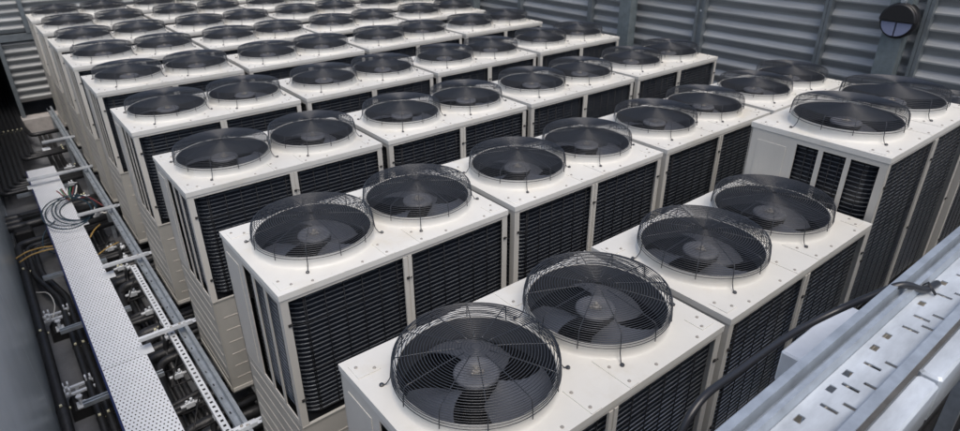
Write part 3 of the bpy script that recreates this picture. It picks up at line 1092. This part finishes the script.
# rubber feet with strut and clamps beside the left pipes
def support(x, y, lab, s=1):
    r = empty('pipe_support', (x, y, FLOOR), lab, 'pipe support', 'rubber-footed pipe supports')
    b = MB()
    b.prism([(-0.075, 0), (0.075, 0), (0.070, 0.05), (0.045, 0.085), (-0.045, 0.085), (-0.070, 0.05)], 'y', -0.10, 0.10)
    b.build('rubber_foot', M['rubber'], r)
    b = MB()
    for dy in (0.02, 0.10):
        b.box(-0.09, 0.13, dy, dy + 0.022, 0.135, 0.150)
        b.box(-0.01, 0.012, dy + .001, dy + 0.021, 0.086, 0.1345)
    b.build('cross_bar', M['galv_light'], r)
    for (cx, cy) in ((-0.055, 0.03), (-0.055, 0.11), (0.085, 0.11)):
        b = MB()
        b.box(cx - 0.02, cx - 0.009, cy - 0.018, cy + 0.018, 0.1505, 0.195)
        b.box(cx + 0.009, cx + 0.02, cy - 0.018, cy + 0.018, 0.1505, 0.195)
        b.box(cx - 0.0088, cx + 0.0088, cy - 0.014, cy + 0.014, 0.151, 0.162)
        b.build('pipe_clip', M['galv_light'], r)
    b = MB()
    b.tube([(0, -0.06, 0.086), (0, -0.06, 0.16)], 0.012, 8)
    b.lathe([(0.022, 0.16), (0.022, 0.172)], 0, -0.06, 6, False, cap1=True)
    b.bbox(-0.03, 0.03, -0.095, -0.02, 0.086, 0.10, 0.003)
    b.build('foot_bolt', M['galv_light'], r)
support(-0.815, 3.45, 'silver clamps on a black rubber foot left of the tray, upper of the two')
support(-0.815, 2.70, 'silver clamps on a black rubber foot left of the tray, at the bottom edge')
support(-0.80, 4.55, 'black rubber foot with clamps at the strut left of the tray, farther up')
b = MB()
b.bbox(-0.93, -0.76, 6.42, 6.62, FLOOR, -1.60, 0.02)
tag(b.build('rubber_block', M['rubber']), 'flat black rubber block by the bent pipes at the left', 'block')

# valve fittings and little brackets between tray and rail
VF = [(-0.16, 3.10), (-0.13, 4.05), (-0.16, 4.95), (-0.16, 5.40), (-0.13, 6.30), (-0.15, 6.9), (-0.18, 2.75), (-0.2, 7.4), (-0.14, 3.72), (-0.17,4.42), (-0.2, 2.3), (-0.13, 8.0)]
VF.sort(key=lambda q: q[1])
vn = ['first', 'second', 'third', 'fourth', 'fifth', 'sixth', 'seventh', 'eighth', 'ninth', 'tenth', 'eleventh', 'farthest']
for k, (x, y) in enumerate(VF):
    r = empty('pipe_valve', (x - 0.06, y, -1.57), vn[k] + ' silver valve fitting, counting away, among the black pipes right of the tray', 'valve', 'valve fittings between tray and rails')
    b = MB()
    b.bbox(-0.03, 0.03, -0.014, 0.014, -0.02, 0.02, 0.004)
    b.tube([(-0.06, 0, 0), (0.06, 0, 0)], 0.011, 8)
    b.build('valve_body', M['galv_light'], r)
    b = MB()
    b.tube([(0.012, 0, 0.02), (0.012, 0, 0.045)], 0.009, 8)
    b.tube([(-0.018, 0, 0.02), (-0.018, 0, 0.036)], 0.008, 8)
    b.build('valve_stem', M['galv_light'] if k % 3 else M['tie'], r)
# crossed straps on the floor between tray and rail
for k, y in enumerate((3.05, 4.35, 5.35, 2.55)):
    b = MB()
    b.tube([(-0.30, y - 0.12, -1.52), (-0.18, y + 0.14, -1.47)], 0.006, 5)
    b.tube([(-0.31, y + 0.08, -1.53), (-0.17, y + 0.05, -1.50), (-0.16, y - 0.12, -1.55)], 0.006, 5)
    b.tube([(-0.30, y - 0.12, -1.52), (-0.17, y - 0.13, -1.51)], 0.005, 5)
    tag(b.build('strap_brace', M['rubber']), ('second', 'third', 'farthest', 'nearest')[k] + ' crossed dark strap brace between the tray and the slotted rails', 'brace', 'crossed straps beside the tray')

# coil of dark blue cables lying on the tray, with coloured ends
cc = empty('cable_coil', (-0.37, 6.22, ZT), 'loops of dark blue cable coiled on the tray with red and green ends', 'cable')
for k in range(5):
    b = MB()
    ra, rb = 0.165 + 0.012 * k, 0.28 + 0.030 * k
    ox, oy = -0.02 * (k - 2) - (0.03 if k > 2 else 0), 0.03 * (k % 2) - 0.03 * k
    pts = []
    for q in range(36):
        a = 2 * PI * q / 36
        pts.append((ox + ra * math.cos(a), oy + rb * math.sin(a), 0.010 + 0.009 * k + 0.02 * (1 + math.sin(a)) * (k % 3) * 0.6))
    b.tube(pts, 0.0065, 6, closed=True)
    b.build('loop', M['bluecable'], cc)
for k in range(9):
    b = MB()
    a = random.uniform(-0.8, 0.8)
    x0, y0 = 0.02 + 0.015 * (k - 4), 0.33
    b.tube(smoothpath([(x0 - 0.01 * k + .04, 0.24 + 0.006 * k, 0.04), (x0, y0, 0.07), (x0 + 0.03 * a, y0 + 0.04, 0.10), (x0 + 0.05 * a, y0 + 0.07 + 0.01 * (k % 3), 0.115)], 5), 0.0065, 6)
    b.build('cable_end', M[('red', 'green', 'red', 'white', 'green', 'bluecable', 'red', 'bluecable', 'white')[k]], cc)
def cable(pts, r, m, label, n=8, name='loose_cable'):
    b = MB(); b.tube(smoothpath(pts, n), r, 6)
    return tag(b.build(name, M[m]), label, 'cable')
cable([(-0.30, 6.45, -1.40), (-0.20, 6.35, -1.38), (-0.10, 6.20, -1.46), (-0.02, 6.1, -1.54)], 0.007, 'red', 'red cable leading from the coil over the tray edge towards the rails')
cable([(-0.95, 5.60, -1.50), (-0.85, 5.68, -1.50), (-0.72, 5.66, -1.49), (-0.60, 5.62, -1.50)], 0.008, 'yellow', 'upper of two yellow cables crossing above the black pipes left of the tray')
cable([(-0.93, 5.50, -1.50), (-0.84, 5.58, -1.50), (-0.72, 5.58, -1.49), (-0.60, 5.57, -1.50)], 0.008, 'yellow', 'lower of two yellow cables crossing above the black pipes left of the tray')
cable([(-0.34, 5.62, -1.50), (-0.28, 5.72, -1.48), (-0.21, 5.86, -1.50)], 0.007, 'yellow', 'short yellow cable just right of the white tray')
cable([(-0.36, 5.20, -1.51), (-0.26, 5.28, -1.50), (-0.14, 5.34, -1.50)], 0.006, 'yellow', 'yellow cable lying lower beside the tray near the second bracket')
cable([(-0.17, 6.35, -1.5), (-0.19, 6.15, -1.45), (-0.12, 6.0, -1.45), (-0.04, 6.08, -1.45), (-0.02, 6.3, -1.5)], 0.008, 'white', 'white cable loop between the tray and the long rail')
cable([(-0.56, 6.05, -1.42), (-0.68, 5.95, -1.48), (-0.72, 5.82, -1.56), (-0.66, 5.7, -1.60)], 0.007, 'bluecable', 'dark blue cable drooping from the coil over the left tray edge')
cable([(-0.88, 4.95, -1.56), (-0.80, 4.85, -1.55), (-0.78, 4.65, -1.56), (-0.82, 4.5, -1.6)], 0.004, 'white', 'thin grey cable curving beside the thick left pipe')

# ================================================================ NEAR GALVANISED TRAY AT THE RIGHT
ZN = 0.585
nt_ = empty('slotted_tray', (1.0, -0.65, ZN - 0.3), 'big bright galvanised slotted channel tray crossing the lower right corner', 'cable tray')
b = MB()
hs = []
for x in (0.10, 0.326, 0.452, 0.523, 0.651, 0.715, 0.911, 1.05, 1.25, 1.32, 1.5):
    hs.append((x - 1.0 - 0.012, x - 1.0 + 0.012, 0.022, 0.036))
for x in (0.17, 0.24, 0.395, 0.485, 0.585, 0.78, 0.845, 0.985, 1.12, 1.4):
    hs.append((x - 1.0 - 0.005, x - 1.0 + 0.005, 0.045 - .055, 0.078 - .055))
    hs.append((x - 1.0 + 0.030, x - 1.0 + 0.040, -0.027, -0.004))
b.plate(-1.9, 2.0, -0.034, 0.048, 0.297, 0.300, hs)
b.build('slotted_base', M['galv_near'], nt_)
b = MB()   # inner flange: rounded rolled edge
b.prism([(0.0485, 0.297), (0.056, 0.297), (0.057, 0.322), (0.062, 0.322), (0.064, 0.300), (0.077, 0.300), (0.079, 0.334), (0.090, 0.334), (0.091, 0.250), (0.094, 0.250), (0.094, 0.337), (0.077, 0.338), (0.075, 0.306), (0.066, 0.306), (0.064, 0.326), (0.053, 0.326)], 'x', -1.9, 2.0)
b.build('inner_flange', M['galv'], nt_)
b = MB()
b.prism([(-0.0345, 0.297), (-0.037, 0.297), (-0.039, 0.318), (-0.054, 0.318), (-0.054, 0.322), (-0.0345, 0.322)], 'x', -1.9, 2.0)
b.build('outer_flange', M['galv'], nt_)
for k, (x0, x1) in enumerate(((-1.9, -0.62), (-0.612, -0.36), (-0.352, 0.35), (0.358, 2.0))):
    b = MB()
    b.bbox(x0, x1, -0.100, -0.057, 0.19, 0.300 - 0.004 * (k % 2), 0.006)
    b.build('cover_box', M['galv_near'], nt_)
b = MB()
b.bbox(-2.0, 3.0, -0.98, -0.815, 0.47, 0.585, 0.01)
tag(b.build('guard_rail', M['sheet']), 'blurred blue-grey rail in the very bottom right corner', 'rail')
b = MB()
b.bbox(0.80, 1.16, -0.47, -0.385, 0.25, 0.35, 0.006)
b.box(0.84, 1.12, -0.475, -0.471, 0.10, 0.345)
tag(b.build('junction_box', M['galv_light']), 'pale metal box tucked beneath the slotted tray beside the hanging cable', 'box')
for x in (-0.6, 1.9):
    b = MB()
    b.box(x, x + 0.05, -0.67, -0.62, FLOOR, ZN - 0.07)
    b.box(x - .05, x + 0.10, -1.0, -0.58, ZN - 0.07, ZN - 0.02)
    tag(b.build('tray_post', M['galv']), ('left' if x < 0 else 'right') + ' galvanised post holding up the slotted tray', 'post')
# thick black cable bridging from the tray down across the front unit
cab = smoothpath([(1.02, -0.60, 0.600), (0.93, -0.60, 0.612), (0.86, -0.575, 0.622), (0.87, -0.45, 0.481), (0.651, -0.45, 0.515), (0.429, -0.45, 0.529), (0.28, -0.45, 0.527), (0.20, -0.455, 0.42), (0.18, -0.46, 0.2), (0.18, -0.46, -0.4)], 10)
cab = smoothpath([(1.02, -0.615, 0.593), (0.95, -0.607, 0.600), (0.89, -0.575, 0.622), (0.84, -0.530, 0.585), (0.78, -0.48, 0.535), (0.651, -0.45, 0.515), (0.429, -0.45, 0.529), (0.28, -0.45, 0.527), (0.21, -0.455, 0.44), (0.18, -0.46, 0.2), (0.18, -0.46, -0.4)], 10)
b = MB(); b.tube(cab, 0.0086, 12)
tag(b.build('loose_cable', M['cable']), 'thick black cable arching from the slotted tray down in front of the near condensers', 'cable')
b = MB()
for a in range(2):
    b.tube([(0.965 + 0.006 * a, -0.63, 0.589), (0.965 + 0.006 * a, -0.607, 0.613), (0.965 + 0.006 * a, -0.59, 0.590)], 0.002, 5)
tag(b.build('cable_tie', M['cable']), 'black tie fixing the thick cable to the slotted tray', 'cable tie')
# dim pipes far below the slotted tray
for k in range(4):
    y = -0.62 + 0.10 * k
    pipe([(0.6, y, -1.62), (5.5, y, -1.62)], 0.03, ('first', 'second', 'third', 'fourth')[k] + ' black pipe from the parapet in the dark gap beneath the slotted tray', 'pipes in the dark gap below the slotted tray')
